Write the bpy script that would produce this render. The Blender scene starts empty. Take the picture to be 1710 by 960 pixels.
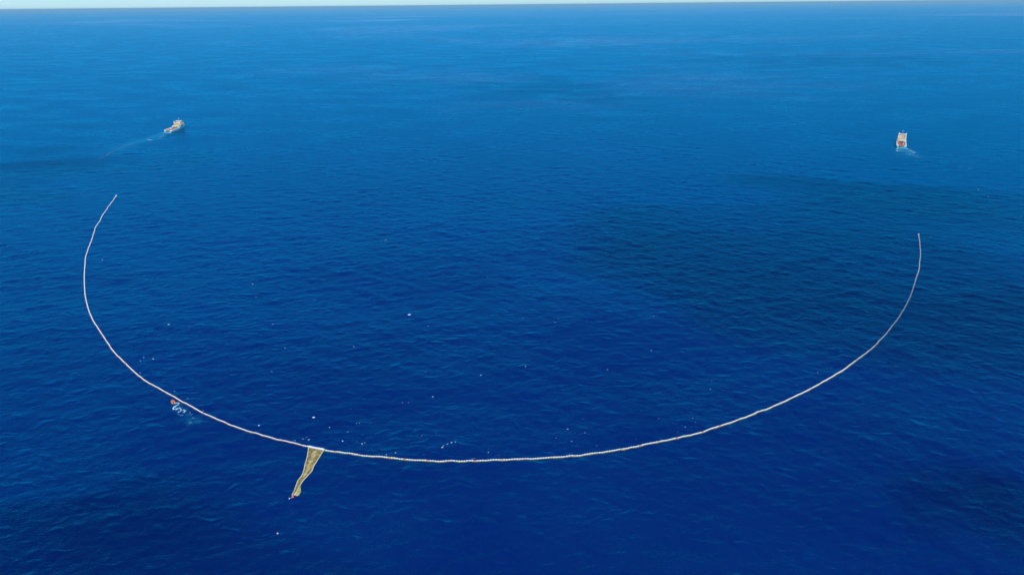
import bpy, bmesh, math, random
import numpy as np
from mathutils import Vector, Matrix

# ------------------------------------------------------------------ camera, world, sun, exposure
C = bpy.context.scene
random.seed(7)
H = 258.0                                    # camera height above the sea, metres
FPX = 1141.0                                 # focal length in photo pixels (1710 wide)
PITCH = math.atan((480 - 8.3) / FPX)         # downward tilt
ROLL = -0.0096
_st, _ct = math.sin(PITCH), math.cos(PITCH)
_r0, _u0 = Vector((1, 0, 0)), Vector((0, _st, _ct))
FWD = Vector((0, _ct, -_st))
RIGHT = math.cos(ROLL) * _r0 + math.sin(ROLL) * _u0
UP = -math.sin(ROLL) * _r0 + math.cos(ROLL) * _u0
cam_data = bpy.data.cameras.new('camera')
cam = bpy.data.objects.new('camera', cam_data)
C.collection.objects.link(cam)
C.camera = cam
cam_data.sensor_fit = 'HORIZONTAL'
cam_data.angle = 2 * math.atan(855 / FPX)
cam_data.clip_start = 1.0
cam_data.clip_end = 1500000.0
M4 = Matrix((RIGHT, UP, -FWD)).transposed().to_4x4()
M4.translation = (0, 0, H)
cam.matrix_world = M4

SUN_EL, SUN_AZ = math.radians(52), math.radians(162)     # azimuth clockwise from +Y (view direction)
SUN_DIR = Vector((math.sin(SUN_AZ) * math.cos(SUN_EL), math.cos(SUN_AZ) * math.cos(SUN_EL), math.sin(SUN_EL)))
world = bpy.data.worlds.new('World')
C.world = world
world.use_nodes = True
wn = world.node_tree
sky = wn.nodes.new('ShaderNodeTexSky')
sky.sky_type = 'NISHITA'
sky.sun_disc = False
sky.sun_elevation = SUN_EL
sky.sun_rotation = SUN_AZ
sky.altitude = 0
sky.air_density = 1.0
sky.dust_density = 0.3
sky.ozone_density = 2.5
bg = wn.nodes['Background']
bg.inputs['Strength'].default_value = 0.12
grade = wn.nodes.new('ShaderNodeMix')                     # the photograph's cool grade, the same over the whole sky
grade.data_type = 'RGBA'
grade.blend_type = 'MULTIPLY'
grade.inputs['Factor'].default_value = 1.0
grade.inputs['B'].default_value = (0.60, 0.95, 1.40, 1)
wn.links.new(sky.outputs[0], grade.inputs['A'])
wn.links.new(grade.outputs['Result'], bg.inputs[0])
sun_data = bpy.data.lights.new('sun', 'SUN')
sun_data.energy = 3.6
sun_data.angle = math.radians(0.5)
sun_data.color = (1.0, 0.98, 0.92)
sun = bpy.data.objects.new('sun', sun_data)
C.collection.objects.link(sun)
sun.rotation_euler = SUN_DIR.to_track_quat('Z', 'Y').to_euler()
sun.location = (0, -200, 1500)
C.view_settings.view_transform = 'Standard'
C.view_settings.look = 'None'
C.view_settings.gamma = 1.0
C.view_settings.exposure = 0.0
C.cycles.use_denoising = True
C.cycles.max_bounces = 6
C.cycles.transparent_max_bounces = 24
C.cycles.volume_bounces = 0

# ------------------------------------------------------------------ helpers
COL = C.collection


def at(px, py, z=0.0):
    """Point on the sea under a photo pixel (1710 x 960)."""
    d = FWD * FPX + RIGHT * (px - 855) + UP * (480 - py)
    t = (z - H) / d.z
    return Vector((d.x * t, d.y * t, z))


def mat(name, col, rough=0.6, spec=0.4, noise=0.0, nscale=1.0, metallic=0.0, bump=0.0, tint=None):
    m = bpy.data.materials.new(name)
    m.use_nodes = True
    nt = m.node_tree
    b = nt.nodes['Principled BSDF']
    b.inputs['Roughness'].default_value = rough
    b.inputs['Specular IOR Level'].default_value = spec
    b.inputs['Metallic'].default_value = metallic
    c = tuple(col) + (1,)
    b.inputs['Base Color'].default_value = c
    if noise:
        tc = nt.nodes.new('ShaderNodeTexCoord')
        n = nt.nodes.new('ShaderNodeTexNoise')
        n.inputs['Scale'].default_value = nscale
        n.inputs['Detail'].default_value = 4
        nt.links.new(tc.outputs['Object'], n.inputs['Vector'])
        r = nt.nodes.new('ShaderNodeValToRGB')
        t = tint if tint else tuple(v * (1 - noise) for v in col)
        r.color_ramp.elements[0].position = 0.35
        r.color_ramp.elements[0].color = tuple(t) + (1,)
        r.color_ramp.elements[1].position = 0.62
        r.color_ramp.elements[1].color = c
        nt.links.new(n.outputs['Fac'], r.inputs['Fac'])
        nt.links.new(r.outputs['Color'], b.inputs['Base Color'])
        if bump:
            bp = nt.nodes.new('ShaderNodeBump')
            bp.inputs['Strength'].default_value = 0.5
            bp.inputs['Distance'].default_value = bump
            nt.links.new(n.outputs['Fac'], bp.inputs['Height'])
            nt.links.new(bp.outputs['Normal'], b.inputs['Normal'])
    return m


def empty(name, loc, rz=0.0, label=None, cat=None, group=None):
    o = bpy.data.objects.new(name, None)
    COL.objects.link(o)
    o.location = loc
    o.rotation_euler = (0, 0, rz)
    tag(o, label, cat, group)
    return o


def tag(o, label=None, cat=None, group=None, kind=None):
    if label: o['label'] = label
    if cat: o['category'] = cat
    if group: o['group'] = group
    if kind: o['kind'] = kind
    return o


def link_bm(name, bm, m, parent=None, smooth=False):
    me = bpy.data.meshes.new(name)
    bm.normal_update()
    bm.to_mesh(me)
    bm.free()
    return link_me(name, me, m, parent, smooth)


def link_me(name, me, m, parent=None, smooth=False):
    if m and not me.materials: me.materials.append(m)
    if smooth:
        me.polygons.foreach_set('use_smooth', [True] * len(me.polygons))
    o = bpy.data.objects.new(name, me)
    COL.objects.link(o)
    if parent: o.parent = parent
    return o


def np_mesh(name, verts, faces):
    """verts (n,3) array, faces (m,4) or (m,3) array."""
    me = bpy.data.meshes.new(name)
    verts = np.asarray(verts, dtype=np.float32)
    faces = np.asarray(faces, dtype=np.int32)
    k = faces.shape[1]
    me.vertices.add(len(verts))
    me.vertices.foreach_set('co', verts.ravel())
    me.loops.add(faces.size)
    me.loops.foreach_set('vertex_index', faces.ravel())
    me.polygons.add(len(faces))
    me.polygons.foreach_set('loop_start', np.arange(0, faces.size, k, dtype=np.int32))
    me.update(calc_edges=True)
    return me


def add_box(bm, c, s, rz=0.0, taper=1.0):
    vs = []
    for dz in (-1, 1):
        k = 1.0 if dz < 0 else taper
        for dx, dy in ((-1, -1), (1, -1), (1, 1), (-1, 1)):
            x, y = dx * s[0] / 2 * k, dy * s[1] / 2 * k
            cx, sx = math.cos(rz), math.sin(rz)
            vs.append(bm.verts.new((c[0] + x * cx - y * sx, c[1] + x * sx + y * cx, c[2] + dz * s[2] / 2)))
    for f in ((3, 2, 1, 0), (4, 5, 6, 7), (0, 1, 5, 4), (1, 2, 6, 5), (2, 3, 7, 6), (3, 0, 4, 7)):
        bm.faces.new([vs[i] for i in f])


def add_tube(bm, pts, r, n=6, caps=True):
    pts = [Vector(p) for p in pts]
    rs = r if isinstance(r, (list, tuple)) else [r] * len(pts)
    rings = []
    for i, p in enumerate(pts):
        t = (pts[min(i + 1, len(pts) - 1)] - pts[max(i - 1, 0)]).normalized()
        a = Vector((0, 0, 1)) if abs(t.z) < 0.9 else Vector((1, 0, 0))
        u = t.cross(a).normalized()
        v = u.cross(t)
        rings.append([bm.verts.new(p + (u * math.cos(q) + v * math.sin(q)) * rs[i])
                      for q in [2 * math.pi * j / n for j in range(n)]])
    for a, b in zip(rings, rings[1:]):
        for j in range(n):
            bm.faces.new((a[j], b[j], b[(j + 1) % n], a[(j + 1) % n]))
    if caps:
        bm.faces.new(rings[0])
        bm.faces.new(rings[-1][::-1])


def box_part(name, m, parent, c, s, bevel=0.0, taper=1.0):
    bm = bmesh.new()
    add_box(bm, c, s, taper=taper)
    if bevel:
        bmesh.ops.bevel(bm, geom=bm.edges[:], offset=bevel, segments=1, affect='EDGES')
    return link_bm(name, bm, m, parent)


def tube_part(name, m, parent, pts, r, n=6):
    bm = bmesh.new()
    add_tube(bm, pts, r, n)
    return link_bm(name, bm, m, parent, smooth=True)


def copy_tree(o, parent=None):
    c = o.copy()
    COL.objects.link(c)
    if parent:
        c.parent = parent
        c.matrix_parent_inverse = o.matrix_parent_inverse
    for ch in list(o.children):
        copy_tree(ch, c)
    return c


def catmull(pts, step):
    """Smooth polyline through 2-D points, resampled at a fixed arc length."""
    P = np.array(pts, dtype=float)
    P = np.vstack([2 * P[0] - P[1], P, 2 * P[-1] - P[-2]])
    out = []
    for i in range(1, len(P) - 2):
        t = np.linspace(0, 1, 40, endpoint=False)[:, None]
        a, b, c, d = P[i - 1], P[i], P[i + 1], P[i + 2]
        out.append(0.5 * (2 * b + (c - a) * t + (2 * a - 5 * b + 4 * c - d) * t ** 2 + (3 * b - a - 3 * c + d) * t ** 3))
    out = np.vstack(out + [P[-2][None]])
    s = np.concatenate([[0], np.cumsum(np.hypot(*np.diff(out, axis=0).T))])
    q = np.arange(0, s[-1], step)
    return np.stack([np.interp(q, s, out[:, 0]), np.interp(q, s, out[:, 1])], 1)


# ------------------------------------------------------------------ sea: a wind sea summed from many short-crested waves
rng = np.random.default_rng(11)
NW = 110
lam = np.exp(rng.uniform(math.log(4.0), math.log(48), NW))
wind = math.radians(-98)
ang = wind + rng.normal(0, math.radians(48), NW)
kk = 2 * math.pi / lam
slope = 0.135 * math.sqrt(2 / NW) * np.clip(13 / lam, 0.28, 1.0) * rng.uniform(0.6, 1.4, NW)
amp = slope / kk
ph = rng.uniform(0, 2 * math.pi, NW)
RSTEP = 0.0036


def waves(x, y):
    x, y = np.asarray(x, dtype=np.float64), np.asarray(y, dtype=np.float64)
    z = np.zeros_like(x)
    r = np.hypot(x, y)
    sp = np.maximum(r * RSTEP * 2.2, 1.0)
    for i in range(NW):
        w = np.clip(lam[i] / sp - 0.6, 0, 1)
        live = w > 0
        if not live.any(): continue
        a = kk[i] * (x[live] * math.cos(ang[i]) + y[live] * math.sin(ang[i])) + ph[i]
        z[live] += w[live] * amp[i] * np.sin(a)
    return z


def wz(x, y):
    return float(waves(np.array([x]), np.array([y]))[0])


SEA_R = 420000.0
rad = [0.0, 40.0, 75.0, 100.0]
while rad[-1] < SEA_R:
    rad.append(rad[-1] * (1 + (RSTEP if rad[-1] < 5000 else 0.02)))
rad = np.array(rad)
rad[-1] = SEA_R
dense = np.linspace(math.radians(-58), math.radians(58), 580)
sparse = np.linspace(math.radians(58), math.radians(302), 62)[1:-1]
th = np.concatenate([dense, sparse])                       # clockwise from +Y
nr, na = len(rad), len(th)
X = rad[:, None] * np.sin(th)[None]
Y = rad[:, None] * np.cos(th)[None]
Z = waves(X.ravel(), Y.ravel()).reshape(X.shape)
Z *= np.clip((rad - 90) / 60, 0, 1)[:, None]
i0 = (np.arange(nr - 1)[:, None] * na + np.arange(na)[None])
i1 = (np.arange(nr - 1)[:, None] * na + (np.arange(na)[None] + 1) % na)
F = np.stack([i0, i0 + na, i1 + na, i1], -1).reshape(-1, 4)[:, ::-1]
sea_me = np_mesh('sea', np.stack([X, Y, Z], -1).reshape(-1, 3), F)
sea_me.polygons.foreach_set('use_smooth', np.ones(len(sea_me.polygons), dtype=bool))

# aerated, greener water churned up by propellers (read by the water material)
aer = np.zeros(X.size)
xf, yf = X.ravel(), Y.ravel()


def churn(p, r, v):
    d2 = ((xf - p[0]) ** 2 + (yf - p[1]) ** 2) / (r * r)
    np.maximum(aer, v * np.exp(-d2), out=aer)


for i in range(26):                                        # wake of the ship on the left
    t = i / 25
    churn(at(276 - 118 * t ** 1.1, 222 + 36 * t), 9 + 26 * t, 0.75 * (1 - t) ** 1.0)
for i in range(16):                                        # wake of the ship on the right
    t = i / 15
    churn(at(1504 + 26 * t, 248 + 16 * t), 9 + 14 * t, 1.0 * (1 - t) ** 1.0)
for q in ((296, 676), (299, 682), (306, 686), (314, 692), (320, 700), (326, 699), (318, 706), (330, 704)):
    churn(at(*q), 2.6, 0.36)
att = sea_me.attributes.new('aeration', 'FLOAT', 'POINT')
att.data.foreach_set('value', aer.astype(np.float32))

wm = bpy.data.materials.new('sea_water')
wm.use_nodes = True
nt = wm.node_tree
L = nt.links.new
b = nt.nodes['Principled BSDF']
tc = nt.nodes.new('ShaderNodeTexCoord')


def nz(scale, detail=3, stretch=(1, 1, 1), rough=0.55, rot=0.0, dist=0.0):
    mp = nt.nodes.new('ShaderNodeMapping')
    mp.inputs['Scale'].default_value = stretch
    mp.inputs['Rotation'].default_value = (0, 0, rot)
    L(tc.outputs['Object'], mp.inputs['Vector'])
    n = nt.nodes.new('ShaderNodeTexNoise')
    n.inputs['Scale'].default_value = scale
    n.inputs['Detail'].default_value = detail
    n.inputs['Roughness'].default_value = rough
    n.inputs['Distortion'].default_value = dist
    L(mp.outputs[0], n.inputs['Vector'])
    return n


def ramp(fac, lo, hi, p0=0.35, p1=0.65):
    r = nt.nodes.new('ShaderNodeMapRange')
    r.inputs['From Min'].default_value = p0
    r.inputs['From Max'].default_value = p1
    r.inputs['To Min'].default_value = lo
    r.inputs['To Max'].default_value = hi
    L(fac, r.inputs['Value'])
    return r.outputs[0]


body = nt.nodes.new('ShaderNodeMix')
body.data_type = 'RGBA'
body.inputs['A'].default_value = (0.0001, 0.0108, 0.100, 1)
body.inputs['B'].default_value = (0.0002, 0.0145, 0.118, 1)
L(ramp(nz(0.0045, 4).outputs['Fac'], 0, 1), body.inputs['Factor'])
churned = nt.nodes.new('ShaderNodeMix')
churned.data_type = 'RGBA'
churned.inputs['B'].default_value = (0.03, 0.30, 0.42, 1)
L(body.outputs['Result'], churned.inputs['A'])
an = nt.nodes.new('ShaderNodeAttribute')
an.attribute_name = 'aeration'
am = nt.nodes.new('ShaderNodeMath')
am.operation = 'MULTIPLY'
L(an.outputs['Fac'], am.inputs[0])
L(ramp(nz(0.16, 4, (1, 0.6, 1)).outputs['Fac'], 0.15, 1.0), am.inputs[1])
L(am.outputs[0], churned.inputs['Factor'])
L(churned.outputs['Result'], b.inputs['Base Color'])
b.inputs['Specular IOR Level'].default_value = 0.0
b.inputs['Roughness'].default_value = 1.0
slick_sheen = ramp(nz(0.00026, 5, (0.62, 0.85, 1), 0.62, 0.1, 0.8).outputs['Fac'], 0.0, 1.0, 0.51, 0.74)  # noise patches: smoother water, with a pale sky reflection painted in
gust = ramp(nz(0.011, 6, (0.45, 1.0, 1), 0.62, 0.10, 0.6).outputs['Fac'], 0.0, 1.0, 0.36, 0.64)   # gusts roughen the water in streaks
n1 = nz(0.115, 5, (0.8, 1.25, 1), 0.58, 0.12, 0.5)
n1.noise_type = 'RIDGED_MULTIFRACTAL'
n1.normalize = True
b1 = nt.nodes.new('ShaderNodeBump')
b1.inputs['Strength'].default_value = 1.0
b1.inputs['Distance'].default_value = 1.5
L(n1.outputs['Fac'], b1.inputs['Height'])
b2 = nt.nodes.new('ShaderNodeBump')
b2.inputs['Strength'].default_value = 1.0
b2.inputs['Distance'].default_value = 0.55
L(nz(0.80, 3, (0.7, 1.2, 1), 0.62, -0.2, 0.3).outputs['Fac'], b2.inputs['Height'])
L(b1.outputs['Normal'], b2.inputs['Normal'])
L(b2.outputs['Normal'], b.inputs['Normal'])
# surface sheen: Fresnel share of the sky, seen as through a polarising filter (blue kept, red lost);
# pale patches of reflected low sky are painted into its colour over the slicks
sheen_tint = nt.nodes.new('ShaderNodeMix')
sheen_tint.data_type = 'RGBA'
sheen_tint.inputs['A'].default_value = (0.0, 0.74, 0.90, 1)
sheen_tint.inputs['B'].default_value = (0.40, 0.80, 0.96, 1)
L(slick_sheen, sheen_tint.inputs['Factor'])
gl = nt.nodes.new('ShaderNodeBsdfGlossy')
L(sheen_tint.outputs['Result'], gl.inputs['Color'])
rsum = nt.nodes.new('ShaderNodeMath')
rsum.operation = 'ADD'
L(ramp(slick_sheen, 0.0, -0.10, 0, 1), rsum.inputs[0])
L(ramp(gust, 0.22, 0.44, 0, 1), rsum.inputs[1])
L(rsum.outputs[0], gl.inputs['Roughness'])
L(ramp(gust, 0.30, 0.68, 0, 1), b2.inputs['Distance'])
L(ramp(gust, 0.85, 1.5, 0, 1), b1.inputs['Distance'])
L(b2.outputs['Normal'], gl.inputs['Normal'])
fr = nt.nodes.new('ShaderNodeFresnel')
fr.inputs['IOR'].default_value = 1.33
L(b2.outputs['Normal'], fr.inputs['Normal'])
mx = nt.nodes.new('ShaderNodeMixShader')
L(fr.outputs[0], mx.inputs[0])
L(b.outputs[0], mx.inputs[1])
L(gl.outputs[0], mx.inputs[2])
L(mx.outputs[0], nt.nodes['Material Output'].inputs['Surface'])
sea = link_me('sea', sea_me, wm)
tag(sea, kind='structure')

# ------------------------------------------------------------------ clouds above and behind the camera; their shadows lie on the sea
cm = bpy.data.materials.new('cloud_vapour')
cm.use_nodes = True
cn = cm.node_tree
cn.nodes.remove(cn.nodes['Principled BSDF'])
cv = cn.nodes.new('ShaderNodeVolumePrincipled')
cv.inputs['Color'].default_value = (0.95, 0.96, 0.98, 1)
cv.inputs['Density'].default_value = 0.019
cv.inputs['Anisotropy'].default_value = 0.4
cn.links.new(cv.outputs[0], cn.nodes['Material Output'].inputs['Volume'])


def cloud(cx, cy, rx, ry, thick, seed, base=900.0, n=72, rot=0.0):
    """Flat-based cumulus whose shadow centre falls at (cx, cy)."""
    k = base / SUN_DIR.z
    ox, oy = cx + SUN_DIR.x * k, cy + SUN_DIR.y * k
    g = np.linspace(-1.25, 1.25, n)
    U, V = np.meshgrid(g, g, indexing='ij')
    rg = np.random.default_rng(seed)
    f = np.zeros_like(U)
    for o in range(40):
        s = math.exp(rg.uniform(math.log(1.3), math.log(13)))
        a = rg.uniform(0, 6.283)
        f += np.sin(s * (U * math.cos(a) + V * math.sin(a)) + rg.uniform(0, 6.283)) / s ** 0.75
    f /= np.std(f)
    t = 1.0 - (U ** 2 + V ** 2) + 0.40 * f
    t *= np.clip((1.25 - np.maximum(abs(U), abs(V))) / 0.15, 0, 1)
    t = np.clip(t, 0, 1.1)
    keep = t > 0.0
    T = thick * t
    ca, sa = math.cos(rot), math.sin(rot)
    PX, PY = ox + U * rx * ca - V * ry * sa, oy + U * rx * sa + V * ry * ca
    top = np.stack([PX, PY, base + T], -1).reshape(-1, 3)
    bot = np.stack([PX, PY, base - 0.12 * T], -1).reshape(-1, 3)
    tf, bf, edge = [], [], {}
    N = n * n
    for i in range(n - 1):
        for j in range(n - 1):
            if keep[i:i + 2, j:j + 2].any():
                q = (i * n + j, (i + 1) * n + j, (i + 1) * n + j + 1, i * n + j + 1)
                tf.append(q)
                bf.append(tuple(v + N for v in q[::-1]))
    me = np_mesh('cloud', np.vstack([top, bot]), np.array(tf + bf))
    bm = bmesh.new()
    bm.from_mesh(me)
    bmesh.ops.remove_doubles(bm, verts=bm.verts[:], dist=0.05)
    bmesh.ops.delete(bm, geom=[v for v in bm.verts if not v.link_faces], context='VERTS')
    bm.to_mesh(me)
    bm.free()
    o = link_me('cloud', me, cm, smooth=True)
    tag(o, kind='structure')
    return o


p = at(1330, 402); cloud(p.x - 5, p.y - 15, 370, 300, 120, 3)
p = at(1655, 888); cloud(p.x + 10, p.y - 2, 52, 27, 75, 4)
p = at(105, 268); cloud(p.x, p.y, 330, 260, 80, 6)
p = at(240, 930); cloud(p.x, p.y, 130, 55, 30, 8)
p = at(870, 152); cloud(p.x, p.y, 330, 420, 26, 9)
p = at(1400, 100); cloud(p.x, p.y, 700, 500, 26, 10)

# ------------------------------------------------------------------ haze
hm = bpy.data.materials.new('sea_haze')
hm.use_nodes = True
hn = hm.node_tree
hn.nodes.remove(hn.nodes['Principled BSDF'])
hv = hn.nodes.new('ShaderNodeVolumePrincipled')
hv.inputs['Color'].default_value = (0.47, 0.82, 0.93, 1)
hv.inputs['Density'].default_value = 2.0e-5
hv.inputs['Anisotropy'].default_value = 0.0
hn.links.new(hv.outputs[0], hn.nodes['Material Output'].inputs['Volume'])
bm = bmesh.new()
add_box(bm, (0, 0, 133), (844000, 844000, 278))
tag(link_bm('haze', bm, hm), kind='stuff')

# ------------------------------------------------------------------ materials
M = {}
M['white'] = mat('float_white', (0.82, 0.82, 0.76), 0.45, 0.4, 0.18, 2.5)
M['orange_float'] = mat('float_orange', (0.72, 0.30, 0.17), 0.5, 0.4, 0.25, 2.5)
M['pink_float'] = mat('float_faded_orange', (0.80, 0.54, 0.44), 0.5, 0.4, 0.2, 2.5)
M['skirt_rust'] = mat('skirt_rust', (0.26, 0.12, 0.06), 0.8, 0.2, 0.5, 0.6)
M['skirt_olive'] = mat('skirt_olive', (0.30, 0.26, 0.07), 0.8, 0.2, 0.5, 0.6)
M['rope'] = mat('rope_pale', (0.78, 0.72, 0.42), 0.7, 0.2, 0.3, 3.0)
M['buoy'] = mat('buoy_red', (0.70, 0.16, 0.09), 0.45, 0.4, 0.2, 3.0)
M['foam'] = mat('sea_foam', (0.50, 0.70, 0.76), 0.8, 0.2, 0.12, 3.0)
M['foam_thin'] = mat('thin_foam', (0.14, 0.34, 0.46), 0.7, 0.3, 0.3, 3.0)
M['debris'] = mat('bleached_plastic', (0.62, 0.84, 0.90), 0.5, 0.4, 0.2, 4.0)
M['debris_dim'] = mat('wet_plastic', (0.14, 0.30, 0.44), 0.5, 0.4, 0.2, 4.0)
M['hull'] = mat('hull_turquoise', (0.05, 0.50, 0.58), 0.4, 0.5, 0.15, 0.15, tint=(0.04, 0.42, 0.50))
M['boot'] = mat('hull_antifouling', (0.20, 0.05, 0.04), 0.6, 0.4, 0.3, 0.3)
M['deck'] = mat('deck_wood', (0.50, 0.17, 0.09), 0.75, 0.3, 0.45, 0.35, tint=(0.22, 0.07, 0.05))
M['cream'] = mat('house_cream', (0.84, 0.67, 0.40), 0.5, 0.4, 0.12, 0.2)
M['ship_white'] = mat('house_white', (0.82, 0.79, 0.70), 0.45, 0.4, 0.10, 0.3)
M['glass'] = mat('bridge_glass', (0.02, 0.03, 0.04), 0.1, 0.6)
M['steel'] = mat('grey_steel', (0.25, 0.25, 0.25), 0.5, 0.5, 0.3, 0.8)
M['yellow'] = mat('crane_yellow', (0.75, 0.45, 0.10), 0.5, 0.4, 0.15, 0.6)
M['roof_tan'] = mat('roof_deck_tan', (0.50, 0.30, 0.15), 0.8, 0.3, 0.3, 0.3)
M['orange'] = mat('lifeboat_orange', (0.80, 0.22, 0.05), 0.4, 0.4, 0.12, 1.5)
M['dark'] = mat('dark_rubber', (0.03, 0.03, 0.03), 0.7, 0.3, 0.3, 2.0)

# netting: open mesh with the sea showing through the holes
nm = bpy.data.materials.new('olive_netting')
nm.use_nodes = True
n_ = nm.node_tree
pb = n_.nodes['Principled BSDF']
pb.inputs['Roughness'].default_value = 0.85
pb.inputs['Specular IOR Level'].default_value = 0.15
t_ = n_.nodes.new('ShaderNodeTexCoord')
no = n_.nodes.new('ShaderNodeTexNoise')
no.inputs['Scale'].default_value = 0.8
no.inputs['Detail'].default_value = 4
n_.links.new(t_.outputs['Object'], no.inputs['Vector'])
rr = n_.nodes.new('ShaderNodeValToRGB')
rr.color_ramp.elements[0].position = 0.36
rr.color_ramp.elements[0].color = (0.17, 0.13, 0.04, 1)
rr.color_ramp.elements[1].position = 0.66
rr.color_ramp.elements[1].color = (0.55, 0.44, 0.13, 1)
n_.links.new(no.outputs['Fac'], rr.inputs['Fac'])
n_.links.new(rr.outputs['Color'], pb.inputs['Base Color'])
tr = n_.nodes.new('ShaderNodeBsdfTransparent')
ms = n_.nodes.new('ShaderNodeMixShader')
ms.inputs[0].default_value = 0.25
n_.links.new(pb.outputs[0], ms.inputs[1])
n_.links.new(tr.outputs[0], ms.inputs[2])
n_.links.new(ms.outputs[0], n_.nodes['Material Output'].inputs['Surface'])
M['net'] = nm

# ------------------------------------------------------------------ the floating boom
BOOM = [(194.1, 327.5), (173, 357.4), (166.4, 369.8), (160.6, 377.8), (157, 388.7), (152.6, 402.6), (148.2, 413.5),
        (146, 420.8), (143.1, 428), (142.2, 440), (140.8, 463), (141.7, 485.8), (143.5, 499.6), (148.6, 519),
        (156.1, 536.2), (166.4, 552.3), (180.2, 572.9), (191.6, 589), (207.7, 605), (228.3, 624.5), (246.6, 637.8),
        (266, 648.9), (285, 660), (301.7, 669.6), (318.3, 678.3), (333.3, 686.3), (349.2, 694.2), (390, 711),
        (430, 724.5), (460, 733), (491, 740), (515, 746.3), (540, 750.6), (580, 757), (625, 762), (680, 766.7), (708, 768),
        (731.5, 770), (745.5, 769.3), (759.5, 768.8), (794.6, 769.2), (820, 768.8), (846, 768.4), (880, 766.5),
        (932.5, 763), (970, 759.7), (1015, 753.7), (1052.5, 747.2), (1088, 740.0), (1123.7, 732.7), (1165, 723.0),
        (1200, 712), (1250, 694.8), (1300, 675), (1347, 652.4), (1379, 635.7), (1406, 619), (1434.2, 598.6),
        (1455.8, 581.8), (1472.5, 565), (1491.7, 542.3), (1506, 521.9), (1518.5, 498.5), (1526, 477.5), (1530, 463.5),
        (1534.2, 451.2), (1535.5, 438), (1536.9, 423.8), (1535.6, 405), (1533.8, 391.9)]
PITCH_F = 1.62
path = catmull([at(*q)[:2] for q in BOOM], PITCH_F)
tan = np.gradient(path, axis=0)
tan /= np.linalg.norm(tan, axis=1)[:, None]
pz = waves(path[:, 0], path[:, 1])
nfl = len(path)
# the gap where the net bag's own headline takes over
nl, nrt = np.array(at(515.5, 746.6)[:2]), np.array(at(541, 750.8)[:2])
ia = int(np.argmin(np.linalg.norm(path - nl, axis=1)))
ib = int(np.argmin(np.linalg.norm(path - nrt, axis=1)))
boom = empty('floating_boom', (path[ia][0], path[ia][1], 0), 0,
             'very long thin line of white floats curving in a wide U across the open sea', 'floating boom')
borg = np.array(boom.location)


def capsule(bm, L_, r, n=8):
    xs = [-L_ / 2, -L_ / 2 + 0.10, -L_ / 2 + 0.30, L_ / 2 - 0.30, L_ / 2 - 0.10, L_ / 2]
    rs = [0.12, r * 0.72, r, r, r * 0.72, 0.12]
    add_tube(bm, [(x, 0, 0) for x in xs], rs, n)


def capsule_me(name, m, L_=1.5, r=0.55):
    bm = bmesh.new()
    capsule(bm, L_, r)
    me = bpy.data.meshes.new(name)
    bmesh.ops.recalc_face_normals(bm, faces=bm.faces[:])
    bm.to_mesh(me)
    bm.free()
    me.materials.append(m)
    me.polygons.foreach_set('use_smooth', [True] * len(me.polygons))
    return me


FR = 0.46
me_w, me_o, me_p = (capsule_me('float', M[k], 1.34, FR) for k in ('white', 'orange_float', 'pink_float'))
skip = set(range(ia + 1, ib))
dist = np.hypot(path[:, 0], path[:, 1])
order = [i for i in np.argsort(dist) if i not in skip]
near = set(order[:300])
kinds = {}
nxt = 4
for i in range(nfl):
    if i >= nxt:
        kinds[i] = 'o' if random.random() < 0.22 else 'p'
        nxt = i + random.choice((6, 8, 9, 10, 12, 15))
fv, ff, fm = [], [], []
cap_v = np.array([v.co[:] for v in me_w.vertices])
cap_f = [tuple(p_.vertices) for p_ in me_w.polygons]
nv = 0
far_objs = {'w': ([], [], 0), 'o': ([], [], 0), 'p': ([], [], 0)}
far_bm = bmesh.new()
far_mats = [M['white'], M['orange_float'], M['pink_float']]
for i in range(nfl):
    if i in skip: continue
    k = kinds.get(i, 'w')
    a = math.atan2(tan[i, 1], tan[i, 0])
    loc = Vector((path[i, 0] - borg[0], path[i, 1] - borg[1], pz[i] + 0.20))
    if i in near:
        o = bpy.data.objects.new('float', {'w': me_w, 'o': me_o, 'p': me_p}[k])
        COL.objects.link(o)
        o.parent = boom
        o.location = loc
        o.rotation_euler = (random.uniform(-.2, .2), random.uniform(-.05, .05), a + random.uniform(-.06, .06))
        if k != 'w': o['label'] = 'orange float among the white ones' if k == 'o' else 'faded pinkish float among the white ones'
    else:
        R_ = Matrix.Rotation(a, 4, 'Z')
        R_.translation = loc
        vs = [far_bm.verts.new(R_ @ Vector(v)) for v in cap_v]
        mi = 'wop'.index(k)
        for f in cap_f:
            fc = far_bm.faces.new([vs[q] for q in f])
            fc.material_index = mi
            fc.smooth = True
me = bpy.data.meshes.new('far_floats')
far_bm.to_mesh(me)
far_bm.free()
for m_ in far_mats: me.materials.append(m_)
o = bpy.data.objects.new('float_line', me)
COL.objects.link(o)
o.parent = boom
o['kind'] = 'stuff'
o['label'] = 'farther floats along both wings of the boom'


def skirt(i0_, i1_, m, label):
    """Wet screen cloth lapping out from under the floats on the outer side of the U."""
    v, f = [], []
    idx = list(range(i0_, i1_))
    for j, i in enumerate(idx):
        nrm = np.array([tan[i, 1], -tan[i, 0]])             # outer side
        w = 0.20 + 0.14 * math.sin(i * 0.9) + random.uniform(-.12, .12)
        c = path[i] - borg[:2]
        for off, dz in ((0.30, 0.30), (0.50, 0.28), (0.56 + max(w, 0.03), 0.16), (0.56 + max(w, .03), -0.35), (0.30, -0.35)):
            q = c + nrm * off
            v.append((q[0], q[1], pz[i] + dz))
    for j in range(len(idx) - 1):
        for s in range(5):
            s2 = (s + 1) % 5
            f.append((j * 5 + s, (j + 1) * 5 + s, (j + 1) * 5 + s2, j * 5 + s2))
    o = link_me('skirt', np_mesh('skirt', v, f), m, boom)
    o['label'] = label


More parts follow.
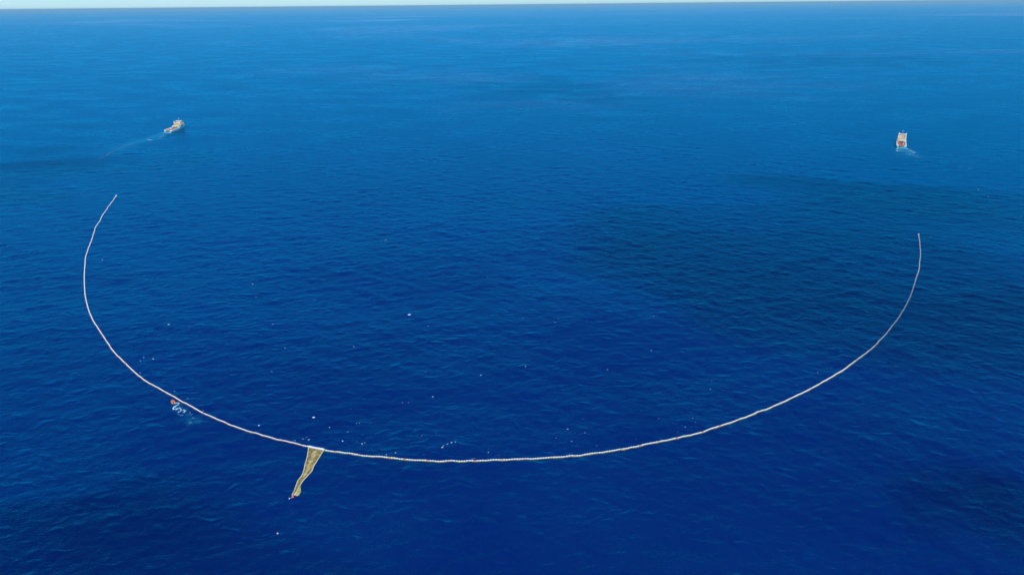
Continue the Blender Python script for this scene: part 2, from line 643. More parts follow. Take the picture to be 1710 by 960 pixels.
skirt(2, ia, M['skirt_rust'], 'rust brown screen along the left wing')
skirt(ib, nfl - 2, M['skirt_olive'], 'olive screen along the right wing')
bm = bmesh.new()
add_tube(bm, [(path[i, 0] - borg[0], path[i, 1] - borg[1], pz[i] + 0.30) for i in list(range(0, ia + 1, 2))], 0.16, 4)
link_bm('rope', bm, M['rope'], boom)
bm = bmesh.new()
add_tube(bm, [(path[i, 0] - borg[0], path[i, 1] - borg[1], pz[i] + 0.30) for i in list(range(ib, nfl, 2))], 0.16, 4)
link_bm('rope', bm, M['rope'], boom)
for e, s in ((0, 1), (nfl - 1, -1)):
    t = tan[e] * s
    c = path[e] - borg[:2]
    bm = bmesh.new()
    pp = [(c[0] - t[0] * d, c[1] - t[1] * d, pz[e] + 0.35) for d in (-2.5, -2.0, 0, 2.6, 3.4)]
    add_tube(bm, pp, [0.2, 0.8, 0.95, 0.8, 0.2], 10)
    bmesh.ops.recalc_face_normals(bm, faces=bm.faces[:])
    link_bm('end_float', bm, M['white'], boom, smooth=True)

# ------------------------------------------------------------------ net bag trailing from the middle of the boom


def nz8(p_): return (460 + p_[0] / 8, 720 + p_[1] / 8)


left = [(445, 222), (434, 300), (410, 400), (385, 500), (365, 570), (310, 650), (275, 730), (250, 800), (222, 862)]
right = [(650, 252), (612, 310), (560, 400), (515, 462), (490, 520), (450, 572), (400, 628), (350, 688), (316, 752), (282, 812), (250, 866)]
lw = catmull([at(*nz8(q))[:2] for q in left], 0.25)
rw = catmull([at(*nz8(q))[:2] for q in right], 0.25)


def resample(a, n):
    t = np.linspace(0, len(a) - 1, n)
    return np.stack([np.interp(t, np.arange(len(a)), a[:, 0]), np.interp(t, np.arange(len(a)), a[:, 1])], 1)


NT, NU = 46, 9
lr, rr_ = resample(lw, NT), resample(rw, NT)
corg = at(528, 749)
net = empty('net_bag', (corg.x, corg.y, 0), 0,
            'tapering olive net bag trailing from the bottom of the white float line', 'net')
co = np.array([corg.x, corg.y])
v, f = [], []
for i in range(NT):
    w = np.linalg.norm(rr_[i] - lr[i])
    for side in (0, 1):
        for j in range(NU):
            u = j / (NU - 1)
            q = lr[i] * (1 - u) + rr_[i] * u
            bulge = math.sqrt(max(0, 1 - (2 * u - 1) ** 2))
            hgt = (0.32 + 0.035 * w * bulge + 0.08 * math.sin(i * 1.1 + j) * bulge) if side == 0 else -0.25
            v.append((q[0] - co[0], q[1] - co[1], hgt + wz(q[0], q[1])))
S = 2 * NU
for i in range(NT - 1):
    a, c_ = i * S, (i + 1) * S
    for j in range(NU - 1):
        f.append((a + j, c_ + j, c_ + j + 1, a + j + 1))
        f.append((a + NU + j, a + NU + j + 1, c_ + NU + j + 1, c_ + NU + j))
    f.append((a, a + NU, c_ + NU, c_))
    f.append((a + NU - 1, c_ + NU - 1, c_ + S - 1, a + S - 1))
link_me('netting', np_mesh('netting', v, f), M['net'], net, smooth=True)
# long and cross strands, proud of the netting
def top_z(i, u):
    w = np.linalg.norm(rr_[i] - lr[i])
    q = lr[i] * (1 - u) + rr_[i] * u
    return Vector((q[0] - co[0], q[1] - co[1], 0.34 + 0.035 * w * math.sqrt(max(0, 1 - (2 * u - 1) ** 2)) + 0.1 + wz(q[0], q[1])))


bm = bmesh.new()
for u in (0.2, 0.4, 0.6, 0.8):
    add_tube(bm, [top_z(i, u) for i in range(0, NT, 2)], 0.07, 4)
for i in range(2, NT, 3):
    add_tube(bm, [top_z(i, u) for u in np.linspace(0.02, 0.98, 7)], 0.07, 4)
o = link_bm('strand', bm, M['skirt_olive'], net)
o['kind'] = 'stuff'
for src in (lr, rr_):
    bm = bmesh.new()
    add_tube(bm, [(q[0] - co[0], q[1] - co[1], 0.40 + wz(*q)) for q in src], 0.27, 6)
    link_bm('edge_rope', bm, M['rope'], net, smooth=True)
tan_m = mat('liner_tan', (0.52, 0.38, 0.19), 0.8, 0.2, 0.5, 0.7)
v, f = [], []
for i in range(3, 30):
    for u in (0.36 + 0.05 * math.sin(i * 0.7), 0.50, 0.66 + 0.04 * math.sin(i * 1.1)):
        q = top_z(i, u)
        v.append((q.x, q.y, q.z + 0.10 + (0.12 if u == 0.5 else 0)))
for k in range(26):
    for j in range(2):
        f.append((k * 3 + j, k * 3 + 3 + j, k * 3 + 4 + j, k * 3 + 1 + j))
link_me('liner', np_mesh('liner', v, f), tan_m, net, smooth=True)
pale = mat('spreader_pale', (0.52, 0.44, 0.26), 0.7, 0.3, 0.4, 1.2)
for (x0, x1, y, hh) in ((500, 552, 292, 0.9), (440, 498, 424, 1.0), (425, 462, 500, 0.8), (375, 425, 588, 0.8), (475, 540, 352, 0.35)):
    p0, p1 = at(*nz8((x0, y + 6))), at(*nz8((x1, y - 6)))
    bm = bmesh.new()
    n = 6
    pts = [p0.lerp(p1, q / n) - Vector((co[0], co[1], 0)) for q in range(n + 1)]
    pts = [Vector((q.x, q.y, 0.95 + 0.2 * math.sin(k * 0.9) + wz(q.x + co[0], q.y + co[1]))) for k, q in enumerate(pts)]
    add_tube(bm, pts, [hh * s for s in (0.2, 0.4, 0.5, 0.5, 0.5, 0.4, 0.2)], 6)
    link_bm('spreader', bm, pale, net, smooth=True)
me_h = capsule_me('headline_float', mat('headline_white', (0.80, 0.78, 0.80), 0.5, 0.4, 0.15, 2.0), 1.3, 0.78)
hp0, hp1 = at(515.6, 747.2), at(541, 751.4)
nh = max(4, int((hp1 - hp0).length / 1.3))
for i in range(nh):
    q = hp0.lerp(hp1, (i + 0.5) / nh)
    o = bpy.data.objects.new('headline_float', me_h)
    COL.objects.link(o)
    o.parent = net
    o.location = (q.x - co[0], q.y - co[1], 0.55 + wz(q.x, q.y))
    o.rotation_euler = (0, 0, math.atan2((hp1 - hp0).y, (hp1 - hp0).x) + random.uniform(-.08, .08))
# swollen cod end
ce = [(322, 728), (330, 760), (334, 800), (322, 838), (296, 866), (270, 862)]
ci = [(316, 742), (306, 770), (296, 800), (282, 830), (268, 852), (262, 862)]
cw, cx_ = catmull([at(*nz8(q))[:2] for q in ce], 0.2), catmull([at(*nz8(q))[:2] for q in ci], 0.2)
ca, cb = resample(cx_, 16), resample(cw, 16)
bm = bmesh.new()
rows = []
for i in range(16):
    row = []
    w = np.linalg.norm(cb[i] - ca[i])
    for j in range(13):
        q = 2 * math.pi * j / 12
        u = 0.5 - 0.5 * math.cos(q)
        pnt = ca[i] * (1 - u) + cb[i] * u
        row.append((pnt[0] - co[0], pnt[1] - co[1], 0.45 + 0.32 * w * math.sin(q) + 0.08 * math.sin(i * 2 + j * 3)))
    rows.append([bm.verts.new(r_) for r_ in row[:12]])
for a, c_ in zip(rows, rows[1:]):
    for j in range(12):
        bm.faces.new((a[j], c_[j], c_[(j + 1) % 12], a[(j + 1) % 12]))
bm.faces.new(rows[0]); bm.faces.new(rows[-1])
bmesh.ops.recalc_face_normals(bm, faces=bm.faces[:])
link_bm('cod_end', bm, mat('cod_end_tan', (0.60, 0.42, 0.20), 0.8, 0.2, 0.45, 1.0), net, smooth=True)
bm = bmesh.new()
add_tube(bm, [(q[0] - co[0], q[1] - co[1], 0.5) for q in cb], 0.3, 6)
link_bm('edge_rope', bm, mat('rope_yellow_green', (0.50, 0.50, 0.12), 0.7, 0.2, 0.3, 3.0), net, smooth=True)
bm = bmesh.new()
add_tube(bm, [(q[0] - co[0], q[1] - co[1], 0.75) for q in ca], 0.22, 6)
link_bm('mid_rope', bm, M['rope'], net, smooth=True)


def ball(name, m, parent, c, r, sq=1.0, sub=2):
    bm = bmesh.new()
    bmesh.ops.create_icosphere(bm, subdivisions=sub, radius=r)
    for v_ in bm.verts: v_.co.z *= sq
    bmesh.ops.translate(bm, verts=bm.verts, vec=c)
    return link_bm(name, bm, m, parent, smooth=True)


for q, r in (((228, 858), 0.55), ((233, 880), 0.70)):
    p_ = at(*nz8(q))
    ball('buoy', M['buoy'], net, (p_.x - co[0], p_.y - co[1], 0.3), r)
p_ = at(*nz8((186, 900)))
p2 = at(*nz8((229, 878)))
tube_part('tail_rope', M['rope'], net, [(p2.x - co[0], p2.y - co[1], 0.35), ((p_.x + p2.x) / 2 - co[0], (p_.y + p2.y) / 2 - co[1], 0.25), (p_.x - co[0], p_.y - co[1], 0.3)], 0.07)
o = ball('tail_float', M['debris'], net, (p_.x - co[0], p_.y - co[1], 0.2), 0.36)
p_ = at(463.5, 890)
sb = empty('marker_buoy', (p_.x, p_.y, wz(p_.x, p_.y)), 0, 'single small pinkish white buoy alone on dark water below the net bag', 'buoy')
ball('buoy_body', mat('buoy_pink', (0.80, 0.55, 0.66), 0.4, 0.4, 0.1, 4.0), sb, (0, 0, 0.2), 0.5, 0.9)
tube_part('buoy_stem', M['dark'], sb, [(0, 0, 0.55), (0, 0, 1.0)], 0.06)

# ------------------------------------------------------------------ ships
ST = [  # x, half breadth at deck, at waterline, deck z
    (-40, 9.0, 8.2, 3.6), (-38, 9.6, 8.8, 3.6), (-30, 10, 9.4, 3.6), (0, 10, 9.6, 3.6), (3, 10, 9.6, 3.7), (7, 10, 9.5, 8.4), (20, 9.8, 8.8, 8.9),
    (28, 8.6, 6.8, 9.4), (34, 6.2, 3.8, 9.9), (38, 3.2, 1.5, 9.8), (41, 0.3, 0.12, 10.2)]


def hull_loft(z_lo, z_hi_fn, name, m, parent):
    bm = bmesh.new()
    rings = []
    for (x, bd, bw, dz) in ST:
        r = []
        z1 = z_hi_fn(dz)
        for s in (1, -1):
            pts = []
            for k in range(5):
                z = z_lo + (z1 - z_lo) * k / 4
                u = max(0.0, min(1.0, z / dz)) ** 1.5
                w = bw + (bd - bw) * u
                xx = x - (2.5 * (1 - max(0, z) / dz) if x > 33 else 0)
                pts.append((xx, s * w, z))
            r += pts if s == 1 else pts[::-1]
        rings.append([bm.verts.new(q) for q in r])
    n = 10
    for a, b_ in zip(rings, rings[1:]):
        for j in range(n):
            bm.faces.new((a[j], b_[j], b_[(j + 1) % n], a[(j + 1) % n]))
    bm.faces.new(rings[0]); bm.faces.new(rings[-1])
    bmesh.ops.recalc_face_normals(bm, faces=bm.faces[:])
    return link_bm(name, bm, m, parent)


def make_ship(name, label, variant):
    s = empty(name, (0, 0, 0), 0, label, 'ship', 'ships towing the two ends of the boom')
    hull_loft(0.55, lambda d: d, 'hull', M['hull'], s)
    hull_loft(-2.5, lambda d: 0.55, 'boot_top', M['boot'], s)
    # working deck with planks
    bm = bmesh.new()
    add_box(bm, (-18.6, 0, 3.66), (40.5, 15.2, 0.12))
    dk = link_bm('deck', bm, M['deck'], s)
    bm = bmesh.new()
    for i in range(7):
        add_box(bm, (-19.4, -6.0 + 2.0 * i, 3.76), (38.2, 1.7, 0.10))
    o = link_bm('planking', bm, M['deck'], dk); o['kind'] = 'stuff'
    # cargo rails along both sides: white, thick, as tall as a man
    for sd in (1, -1):
        bm = bmesh.new()
        add_box(bm, (-17.5, sd * 8.75, 4.9), (42.0, 1.9, 2.6), taper=0.97)
        link_bm('cargo_rail', bm, M['ship_white'], s)
        box_part('stern_corner', M['ship_white'], s, (-38.6, sd * 6.9, 4.75), (2.6, 3.0, 2.3), 0.2)
        bm = bmesh.new()
        for k in range(9):
            add_tube(bm, [(-35 + 4.2 * k, sd * 9.75, 4.4), (-35 + 4.2 * k, sd * 9.75, 6.3)], 0.14, 5)
        add_tube(bm, [(-36, sd * 9.75, 6.4), (0, sd * 9.75, 6.4)], 0.12, 5)
        o = link_bm('railing', bm, M['ship_white'], s); o['kind'] = 'stuff'
    bm = bmesh.new()
    add_tube(bm, [(-39.9, -4.6, 3.3), (-39.9, 4.6, 3.3)], 0.9, 10)
    link_bm('stern_roller', bm, M['steel'], s, smooth=True)
    # winch under the aft face of the house
    wi = box_part('winch', M['boot'], s, (-0.5, 0, 4.9), (4.2, 9.0, 2.2), 0.2)
    for y in (-2.6, 2.6):
        bm = bmesh.new()
        add_tube(bm, [(-0.8, y - 1.7, 6.0), (-0.8, y + 1.7, 6.0)], 1.5, 12)
        link_bm('drum', bm, M['steel'], wi, smooth=True)
    # superstructure, in steps
    d1 = box_part('deckhouse', M['cream'], s, (16.5, 0, 6.4), (29, 17.4, 5.4), 0.25)
    d2 = box_part('deckhouse', M['cream'], s, (19.0, 0, 10.25), (22, 15.2, 2.3), 0.2)
    box_part('aft_bulkhead', M['ship_white'], s, (1.7, 0, 7.5), (0.5, 16.0, 2.6), 0.1)
    d3 = box_part('deckhouse', M['cream'], s, (21.0, 0, 12.5), (15.5, 13.6, 2.2), 0.2)
    for z, x0, x1, hw in ((9.16, 2.4, 30.6, 8.3), (11.46, 8.4, 29.6, 7.2)):
        box_part('roof_deck', M['cream'] if variant else M['roof_tan'], s, ((x0 + x1) / 2, 0, z), (x1 - x0, 2 * hw, 0.08))
    br = box_part('bridge', M['cream'], s, (23, 0, 14.85), (9.0, 14.6, 2.4), 0.3)
    box_part('bridge_roof', M['ship_white'], br, (23, 0, 16.2), (10.0, 15.2, 0.3), 0.1)
    for k in range(7):
        box_part('window', M['glass'], br, (18.46, -6.2 + 2.07 * k, 15.0), (0.12, 1.5, 1.1))
        box_part('window', M['glass'], br, (27.54, -6.2 + 2.07 * k, 15.0), (0.12, 1.5, 1.1))
    for sd in (1, -1):
        for k in range(4):
            box_part('window', M['glass'], br, (19.6 + 2.2 * k, sd * 7.34, 15.0), (1.6, 0.12, 1.1))
        for k in range(6):
            box_part('window', M['glass'], d1, (6 + 4.0 * k, sd * 8.74, 7.6), (0.9, 0.12, 0.9))
            box_part('window', M['glass'], d2, (10.5 + 3.2 * k, sd * 7.64, 10.4), (0.9, 0.12, 0.9))
    for y in (-5, -1.7, 1.7, 5):
        box_part('window', M['glass'], d3, (13.2, y, 12.7), (0.12, 1.2, 0.8))
        box_part('door', M['roof_tan'], d2, (7.95, y * 1.2, 10.3), (0.12, 1.0, 1.7))
    for k, (x, y, dx, dy, dz, mm) in enumerate(((5, 4.5, 2.4, 2.0, 1.5, 'roof_tan'), (5.5, -3.8, 3.0, 2.6, 1.2, 'yellow'), (4.6, 0.4, 1.6, 2.2, 1.0, 'steel'), (6.2, -6.8, 1.6, 1.2, 1.4, 'orange'), (6.0, 6.9, 1.4, 1.2, 1.2, 'roof_tan'))):
        box_part('deck_locker', M[mm], s, (x, y, 9.2 + dz / 2), (dx, dy, dz), 0.08)
    for k, (x, y, dx, dy, dz, mm) in enumerate(((10, 3.5, 1.6, 2.0, 1.1, 'yellow'), (10.2, -2.5, 2.0, 1.6, 1.3, 'roof_tan'), (9.6, 0.5, 1.2, 1.2, 0.9, 'orange'))):
        box_part('ventilator', M[mm], s, (x, y, 11.5 + dz / 2), (dx, dy, dz), 0.08)
    # cargo lying on the working deck
    for k, (x, y, dx, dy, dz, mm) in enumerate(((-9, 3.6, 3.4, 2.4, 1.3, 'orange'), (-13.5, -4.6, 5.0, 2.2, 1.5, 'ship_white'), (-22, 4.8, 3.0, 2.2, 1.1, 'roof_tan'), (-25, -5.2, 4.2, 2.0, 1.2, 'yellow'))):
        box_part('deck_container', M[mm], s, (x, y * (1 if variant else -1), 3.8 + dz / 2), (dx, dy, dz), 0.08)
    # twin funnels, mast, crane, boats
    for sd in (1, -1):
        fu = box_part('funnel', M['ship_white'], s, (12.0, sd * 7.2, 14.6 if variant else 13.1), (2.6, 2.1, 12.0 if variant else 9.0), 0.25, taper=0.9)
        tube_part('exhaust_pipe', M['dark'], fu, [(12.0, sd * 7.2, 20.5 if variant else 17.5), (11.8, sd * 7.2, 21.2 if variant else 18.2)], 0.4)
        bm = bmesh.new()
        add_tube(bm, [(x, sd * 8.6, 10.6) for x in (16, 16.8, 19, 21.2, 22)], [0.2, 0.9, 1.1, 0.9, 0.2], 8)
        bmesh.ops.recalc_face_normals(bm, faces=bm.faces[:])
        link_bm('lifeboat', bm, M['orange'], s, smooth=True)
        tube_part('davit', M['ship_white'], s, [(19, sd * 7.3, 11.6), (19, sd * 8.6, 13.0), (19, sd * 9.2, 12.7)], 0.18)
    ma = tube_part('mast', M['steel'], s, [(22.5, 0, 16.3), (22.7, 0, 19), (22.8, 0, 22.2)], [0.4, 0.28, 0.14])
    tube_part('yard', M['steel'], ma, [(22.6, -2.0, 19.3), (22.6, 2.0, 19.3)], 0.14)
    box_part('radar', M['ship_white'], ma, (23.3, 0, 20.2), (0.4, 2.6, 0.3))
    ball('dome', M['ship_white'], ma, (22.8, 0, 22.6), 0.75)
    for y in (-5.0, 5.0):
        ball('satellite_dome', M['ship_white'], br, (20.5, y, 17.3), 1.0)
    sy = 1 if variant else -1
    cr = box_part('crane', M['yellow'], s, (-3.5, sy * 7.4, 7.4), (1.8, 1.8, 2.6), 0.2)
    tube_part('crane_arm', M['yellow'], cr, [(-3.5, sy * 7.4, 8.5), (-9.5, sy * 6.9, 9.2), (-15, sy * 7.2, 7.4)], 0.45)
    # bulwark round the bow, anchor gear
    bm = bmesh.new()
    for sd in (1, -1):
        for (a, b_) in zip(ST[6:], ST[7:]):
            v4 = [bm.verts.new((x - (0 if q else 0.05), sd * (y - q), z)) for q in (0.0, 0.25)
                  for (x, y, z) in ((a[0], a[1], a[3] - 0.1), (b_[0], max(b_[1], 0.3), b_[3] - 0.1), (b_[0], max(b_[1], 0.3), b_[3] + 1.3), (a[0], a[1], a[3] + 1.3))]
            for fidx in ((0, 1, 2, 3), (7, 6, 5, 4), (3, 2, 6, 7), (0, 4, 5, 1), (0, 3, 7, 4), (1, 5, 6, 2)):
                bm.faces.new([v4[q] for q in fidx])
    bmesh.ops.recalc_face_normals(bm, faces=bm.faces[:])
    link_bm('bow_bulwark', bm, M['ship_white'], s)
    box_part('windlass', M['steel'], s, (34, 0, 9.6), (2.4, 4.0, 1.5), 0.2)
    return s


def place_ship(s, stern_px, bow_px):
    a, b_ = at(*stern_px), at(*bow_px)
    d = (b_ - a).normalized()
    rz = math.atan2(d.y, d.x)
    c = a + d * 40
    s.location = (c.x, c.y, 0)
    s.scale = (1.0, 0.86, 1.0)
    s.rotation_euler = (math.radians(1.2), math.radians(-0.6), rz)
    return c, d


sh1 = make_ship('supply_ship', 'turquoise hulled supply ship seen from its side with a red brown deck aft', 0)
c1, d1_ = place_ship(sh1, (280.5, 222.2), (305.5, 212.6))
sh2 = make_ship('supply_ship', 'supply ship seen from straight behind with two white funnels and a red deck', 1)
c2, d2_ = place_ship(sh2, (1504.6, 247.8), (1503.0, 232.0))

# ------------------------------------------------------------------ orange workboat beside the boom
pb_ = at(288.9, 671.2)
wb = empty('workboat', (pb_.x, pb_.y, wz(pb_.x, pb_.y)), math.radians(128),
           'small orange inflatable boat beside the left part of the boom with a zigzag wake', 'boat')
wb.scale = (0.84, 0.84, 0.9)
bm = bmesh.new()
add_tube(bm, [(-3.1, 1.15, 0.45), (-2.4, 1.2, 0.45), (0.8, 1.2, 0.5), (2.2, 0.85, 0.6), (3.1, 0, 0.75), (2.2, -0.85, 0.6), (0.8, -1.2, 0.5), (-2.4, -1.2, 0.45), (-3.1, -1.15, 0.45)],
         [0.18, 0.36, 0.38, 0.38, 0.36, 0.38, 0.38, 0.36, 0.18], 8)
link_bm('tube_collar', bm, M['orange'], wb, smooth=True)
bm = bmesh.new()
vs = [bm.verts.new(q) for q in ((-2.7, 1.05, 0.42), (0.8, 1.05, 0.45), (2.6, 0, 0.5), (0.8, -1.05, 0.45), (-2.7, -1.05, 0.42), (-2.7, 0, -0.4), (1.6, 0, -0.3))]
for q in ((0, 4, 3, 2, 1), (0, 1, 6, 5), (1, 2, 6), (2, 3, 6), (3, 4, 5, 6), (4, 0, 5)):
    bm.faces.new([vs[j] for j in q])
bmesh.ops.recalc_face_normals(bm, faces=bm.faces[:])
link_bm('hull', bm, mat('boat_tan', (0.50, 0.34, 0.16), 0.6, 0.3, 0.2, 2.0), wb)
cs = box_part('console', M['orange'], wb, (-0.2, 0, 0.95), (0.7, 0.8, 1.0), 0.08)
box_part('windscreen', M['glass'], cs, (0.12, 0, 1.6), (0.06, 0.7, 0.35))
box_part('seat', M['dark'], wb, (-1.1, 0, 0.75), (0.7, 0.6, 0.55), 0.06)
box_part('outboard_motor', M['dark'], wb, (-3.0, 0, 0.75), (0.55, 0.5, 0.9), 0.1)

# ------------------------------------------------------------------ foam
def fleck(bm, x, y, s, z=None, elong=1.6, ang_=0.0):
    n = random.randint(5, 7)
    z = wz(x, y) if z is None else z
    ca_, sa_ = math.cos(ang_), math.sin(ang_)
    ring, low = [], []
    for j in range(n):
        q = 2 * math.pi * j / n
        r = s * random.uniform(0.55, 1.1)
        u, w = r * math.cos(q) * elong, r * math.sin(q)
        ring.append(bm.verts.new((x + u * ca_ - w * sa_, y + u * sa_ + w * ca_, z + 0.12)))
    t = bm.verts.new((x, y, z + 0.16 + 0.16 * s))
    for j in range(n):
        bm.faces.new((ring[j], ring[(j + 1) % n], t))


def foam_path(name, pts_px, width_px, dens, s_rng, m, jitter=1.0):
    w = [Vector(at(*q)) for q in pts_px]
    bm = bmesh.new()
    for i, (a, b_) in enumerate(zip(w, w[1:])):
        L_ = (b_ - a).length
        for k in range(max(1, int(L_ * dens))):
            q = a.lerp(b_, random.random())
            pxm = 1.0 / max(0.05, (q.y * _ct + H * _st) / FPX)
            r = width_px / pxm * jitter
            fleck(bm, q.x + random.gauss(0, r), q.y + random.gauss(0, r * 1.3), random.uniform(*s_rng), ang_=random.uniform(0, 3))
    o = link_bm(name, bm, m)
    tag(o, kind='stuff')
    return o


def z12(*pts): return [(250 + x / 12, 640 + y / 12) for x, y in pts]


foam_path('wake_foam', z12((495, 402), (540, 388), (572, 392), (583, 412), (545, 440), (495, 468), (465, 490), (480, 510), (530, 520), (560, 508)), 0.6, 6, (0.18, 0.42), M['foam'])
foam_path('wake_foam', z12((560, 505), (600, 490), (632, 515), (615, 560), (570, 578)), 0.55, 4.0, (0.16, 0.38), M['foam'])
foam_path('wake_foam', z12((640, 545), (690, 525), (710, 555), (670, 588)), 0.55, 3.4, (0.16, 0.36), M['foam'])
foam_path('wake_foam', z12((560, 600), (590, 618), (625, 642), (662, 628)), 0.5, 3, (0.16, 0.32), M['foam_thin'])
foam_path('wake_foam', z12((820, 640), (850, 615), (800, 590), (780, 560)), 0.8, 1.4, (0.14, 0.3), M['foam_thin'])
foam_path('wake_foam', z12((860, 690), (920, 700)), 0.8, 2.0, (0.2, 0.4), M['foam_thin'])
foam_path('wake_foam', z12((790, 790), (850, 785)), 0.7, 2.2, (0.2, 0.4), M['foam_thin'])


def z16(*pts): return [(1465 + x / 16, 205 + y / 16) for x, y in pts]


foam_path('wake_foam', z16((520, 712), (560, 690), (640, 685), (720, 690), (790, 695), (815, 712)), 0.5, 1.6, (0.5, 1.1), M['foam'])
foam_path('wake_foam', z16((510, 740), (550, 765), (600, 755)), 0.5, 1.3, (0.5, 1.0), M['foam'])
foam_path('wake_foam', z16((840, 740), (900, 745), (940, 762)), 0.45, 1.5, (0.5, 1.1), M['foam'])
foam_path('wake_foam', z16((960, 805), (1005, 790)), 0.4, 1.6, (0.5, 1.1), M['foam'])
foam_path('wake_foam', z16((830, 868), (900, 828)), 0.3, 1.2, (0.5, 1.0), M['foam_thin'])
foam_path('wake_foam', z16((500, 872), (620, 878)), 0.6, 0.8, (0.5, 1.0), M['foam_thin'])


def z16b(*pts): return [(235 + x / 16, 185 + y / 16) for x, y in pts]


foam_path('wake_foam', z16((560, 790), (700, 740), (860, 800), (1000, 880), (1150, 960)), 3.0, 0.7, (0.4, 0.9), M['foam_thin'])
foam_path('wake_foam', z16b((615, 602), (680, 606), (760, 604), (860, 578)), 0.3, 1.8, (0.5, 1.1), M['foam'])
foam_path('wake_foam', z16b((880, 570), (1000, 530), (1120, 470)), 0.25, 0.7, (0.4, 0.9), M['foam_thin'])
foam_path('wake_foam', z16b((520, 640), (560, 680), (540, 700)), 0.5, 0.7, (0.5, 1.0), M['foam_thin'])
foam_path('wake_foam', z16b((440, 770), (520, 740), (680, 650)), 1.2, 0.8, (0.5, 1.0), M['foam_thin'])
foam_path('wake_foam', z16b((180, 775), (240, 785), (325, 782)), 0.3, 1.6, (0.5, 1.1), M['foam'])
foam_path('wake_foam', [(225, 238), (200, 248), (170, 264), (160, 268)], 2.0, 0.5, (0.5, 1.1), M['foam_thin'])

# ------------------------------------------------------------------ floating debris
lumps = {}
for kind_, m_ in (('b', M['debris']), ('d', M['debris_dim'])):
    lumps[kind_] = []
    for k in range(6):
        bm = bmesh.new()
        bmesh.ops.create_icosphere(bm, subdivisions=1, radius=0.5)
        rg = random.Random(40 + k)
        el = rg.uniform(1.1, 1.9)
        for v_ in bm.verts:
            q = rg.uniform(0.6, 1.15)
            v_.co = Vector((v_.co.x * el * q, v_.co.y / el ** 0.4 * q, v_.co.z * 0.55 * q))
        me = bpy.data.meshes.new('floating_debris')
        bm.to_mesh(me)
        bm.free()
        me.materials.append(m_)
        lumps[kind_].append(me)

UNIQ = {
    (683.7, 526): 'largest white patch afloat on open water near the middle of the U',
    (524, 696.7): 'white ring shaped tangle afloat above the mouth of the net bag',
    (590.7, 578.2): 'elongated white piece afloat alone in the left middle of the U',
    (422, 474.5): 'bright white fleck alone in the upper left water of the U',
    (643.7, 402): 'topmost bright white fleck inside the U, with a faint one at its left',
    (432.7, 710.8): 'bright tilted white piece just inside the boom between boat and net bag',
    (803, 626.2): 'bright upright white fleck high above the curved row of strips',
    (722.8, 661.5): 'tilted white fleck between the curved row of strips and the largest white patch',
    (256, 599): 'wide white patch close inside the lower left curve of the boom',
    (281.7, 542.5): 'flat white streak afloat inside the left curve of the boom',
    (948, 716.2): 'tilted white fleck inside the boom a little right of the bottom middle',
    (1186, 650.2): 'wide fleck inside the right half of the U with a smaller one above',
    (1365.5, 622): 'pale fleck close inside the right curve of the boom',
    (1634, 316.5): 'upper of two bright streaks of white below the right ship, near the right edge',
    (1650, 329.8): 'lower of two bright streaks of white below the right ship, near the right edge',
    (738.7, 748): 'lowest and largest of the white strips in the curved row above the boom',
    (740.2, 745): 'small white strip right above the lowest one of the curved row',
    (747.3, 741.4): 'middle white strip of the curved row just above the boom',
    (754, 739.3): 'long flat white strip near the right end of the curved row',
    (760.5, 738.4): 'smallest white strip, at the right end of the curved row above the boom',
    (395.7, 912): 'faint pale fleck on dark water near the bottom edge, left of the pink buoy',
}
MARKS = [((683.7, 526), 'largest white patch'), ((524, 696.7), 'ring shaped tangle'), ((590.7, 578.2), 'elongated piece at left middle'),
         ((422, 474.5), 'bright fleck at upper left'), ((643.7, 402), 'topmost bright fleck'), ((803, 626.2), 'upright fleck above curved row'),
         ((256, 599), 'wide patch at lower left'), ((281.7, 542.5), 'flat streak at the left'), ((948, 716.2), 'tilted fleck right of bottom middle'),
         ((1186, 650.2), 'wide fleck in the right half'), ((750, 742), 'curved row of strips'), ((289, 671), 'orange boat'), ((528, 750), 'net bag'),
         ((1504, 240), 'right ship'), ((193, 328), 'tip of the left wing'), ((1534, 393), 'tip of the right wing')]
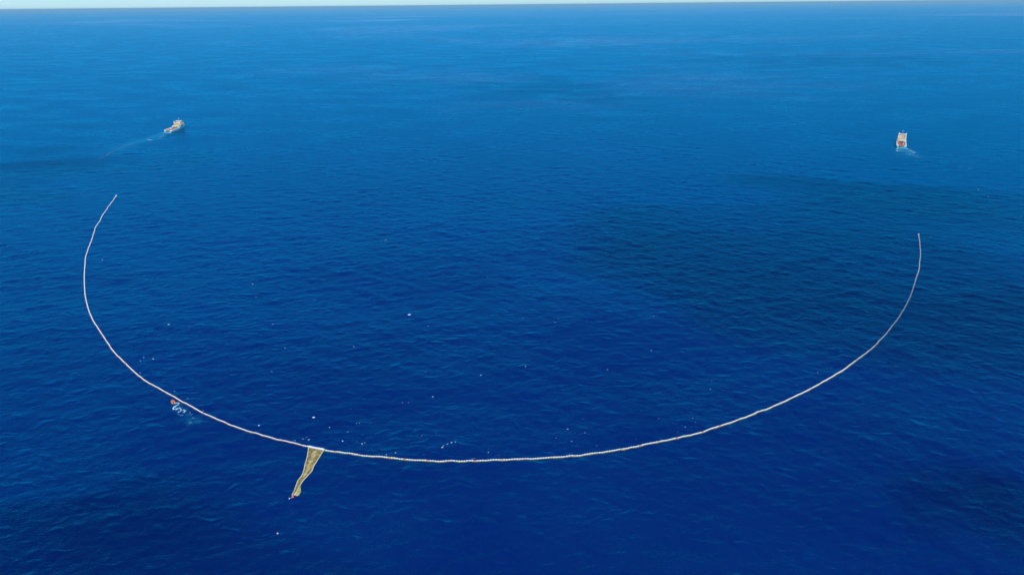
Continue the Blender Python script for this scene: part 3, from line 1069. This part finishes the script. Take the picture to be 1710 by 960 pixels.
DB = """475.8 581 2.2|432.7 710.8 4|524 696.7 6.5|550 712.5 3.4|506 732 3|515.4 733.3 3.6|511.7 729 2|492.5 736 3|291.5 653.5 2.6|313 664.4 2.2|338 677.5 1.8 d|318.5 676 1.8|339 685.0 2.4|454 620 1.8|468.5 730.6 1.8 d|493.5 688.8 2.4 d
803 626.2 3.2|722.8 661.5 3|710.6 621.6 2.4|625.7 622 2 d|672.2 673 2|682 672.6 2|585.6 683 2.4 d|595.3 707.4 2.4|600.4 706.9 2.4|580.7 721 2.4|571.9 736 3.4|596 738 2.6 d|604.7 740.6 4|609.4 738.7 2|704 726.7 2.4|728 723.7 2.6 d|707.8 724.7 2 d|660.4 755.6 2.8|645 758.8 3|637.5 750.5 2 d|815.6 755.2 3.4|832.5 759.7 2.4 d|788.4 765.0 2.6|792 764 2|707.8 759.7 2.8 d|699 750 1.8 d
738.7 748 4.4|740.2 745 3|747.3 741.4 3.6|754 739.3 4|760.5 738.4 2.6
1014.4 616.3 2.2|1186 650.2 2.8|1188.4 635.6 2|1100 698.4 2|1144.3 712.5 2.6|1156.5 698.8 2|1151.3 701.2 2.4 d|1161.2 705 2.6 d|1151.8 687.4 1.8 d|1132 720 2.8 d|977 723.2 2.6|948 716.2 3.6|928.7 732 2|954.4 737.6 3.2|996.6 742.9 2.6 d|988 713.8 2 d|925 745 2 d|1061.5 733.5 2 d
643.7 402 3|637.5 403.7 2 d|683.7 526 7.5|715 543.7 2.6|814.5 462.5 1.8|802 427.5 1.8 d|966 429.5 2.2 d|873 530 3.4 d|932.5 532.5 2|926.5 538 2.6|877.5 612 2.6|960 492.5 1.8 d|728.7 575 1.8 d|820 559 1.6 d
1091.5 528 2.2|1087.5 585 2.2|1243.7 587.5 2.6 d|1365.5 622 2.4|1350 508.7 2.4 d
285 392.5 2.4 d|221 397 2.4 d|422 474.5 3|427.5 495.5 2.2|525.7 500.7 2|399 527.5 2.2 d|455 541.3 2.2|281.7 542.5 4.6|316.7 545 2|280.5 566 1.8|590.7 578.2 3.6|256 599 4.6|240 597 2.4|234.5 602.5 2.4|542.5 472.5 2 d
161.9 523.6 1.8 d|192.8 573 1.6 d|234 622.6 2.8|273 634 2 d|284 607 2 d
171 434 2.6|171 413.5 2 d|135 323 2.2|1634 316.5 3.4|1650 329.8 3|1546.7 277.7 2.2 d|1618.7 281.5 2|1582.5 295.5 3 d|1640.8 308.5 2 d|395.7 912 1.8 d"""
flecks = []
for line in DB.split('\n'):
    for it in line.split('|'):
        t = it.split()
        flecks.append((float(t[0]), float(t[1]), float(t[2]), 'd' if len(t) > 3 else 'b'))
cells = {}
for (px, py, sz, kd) in flecks:
    if (px, py) in UNIQ: continue
    d, mk, mx_, my_ = min((math.hypot(px - m[0][0], py - m[0][1]), m[1], m[0][0], m[0][1]) for m in MARKS)
    dx, dy = px - mx_, py - my_
    w = ('right of' if dx > 0 else 'left of') if abs(dx) > abs(dy) else ('below' if dy > 0 else 'above')
    cells.setdefault((mk, w), []).append((d, px, py))
RANK = ['nearest', 'second nearest', 'third nearest', 'fourth nearest', 'fifth nearest', 'sixth nearest', 'seventh nearest', 'eighth nearest', 'ninth nearest']
names = dict(UNIQ)
for (mk, w), lst in cells.items():
    for r, (d, px, py) in enumerate(sorted(lst)):
        tone = 'faint pale' if [f_ for f_ in flecks if f_[0] == px and f_[1] == py][0][3] == 'd' else 'small white'
        names[(px, py)] = ('only %s fleck afloat %s the %s' % (tone, w, mk)) if len(lst) == 1 else ('%s fleck, %s afloat %s the %s' % (tone, RANK[r], w, mk))
for (px, py, sz, kd) in flecks:
    p_ = at(px, py)
    pxm = FPX / (p_.y * _ct + H * _st)
    S_ = sz / pxm
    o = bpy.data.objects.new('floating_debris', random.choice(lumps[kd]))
    COL.objects.link(o)
    o.location = (p_.x, p_.y, wz(p_.x, p_.y) + 0.08)
    o.scale = (S_ * 0.66, S_ * 0.66, min(S_ * 0.5, 0.9))
    o.rotation_euler = (0, 0, random.uniform(-0.7, 0.7))
    if 737 < px < 762 and 737 < py < 749: o.scale = (S_ * 0.85, S_ * 0.45, min(S_ * 0.4, 0.7)); o.rotation_euler = (0, 0, 0.35)
    tag(o, names[(px, py)], 'debris', 'white flecks of debris afloat around the boom', 'thing')
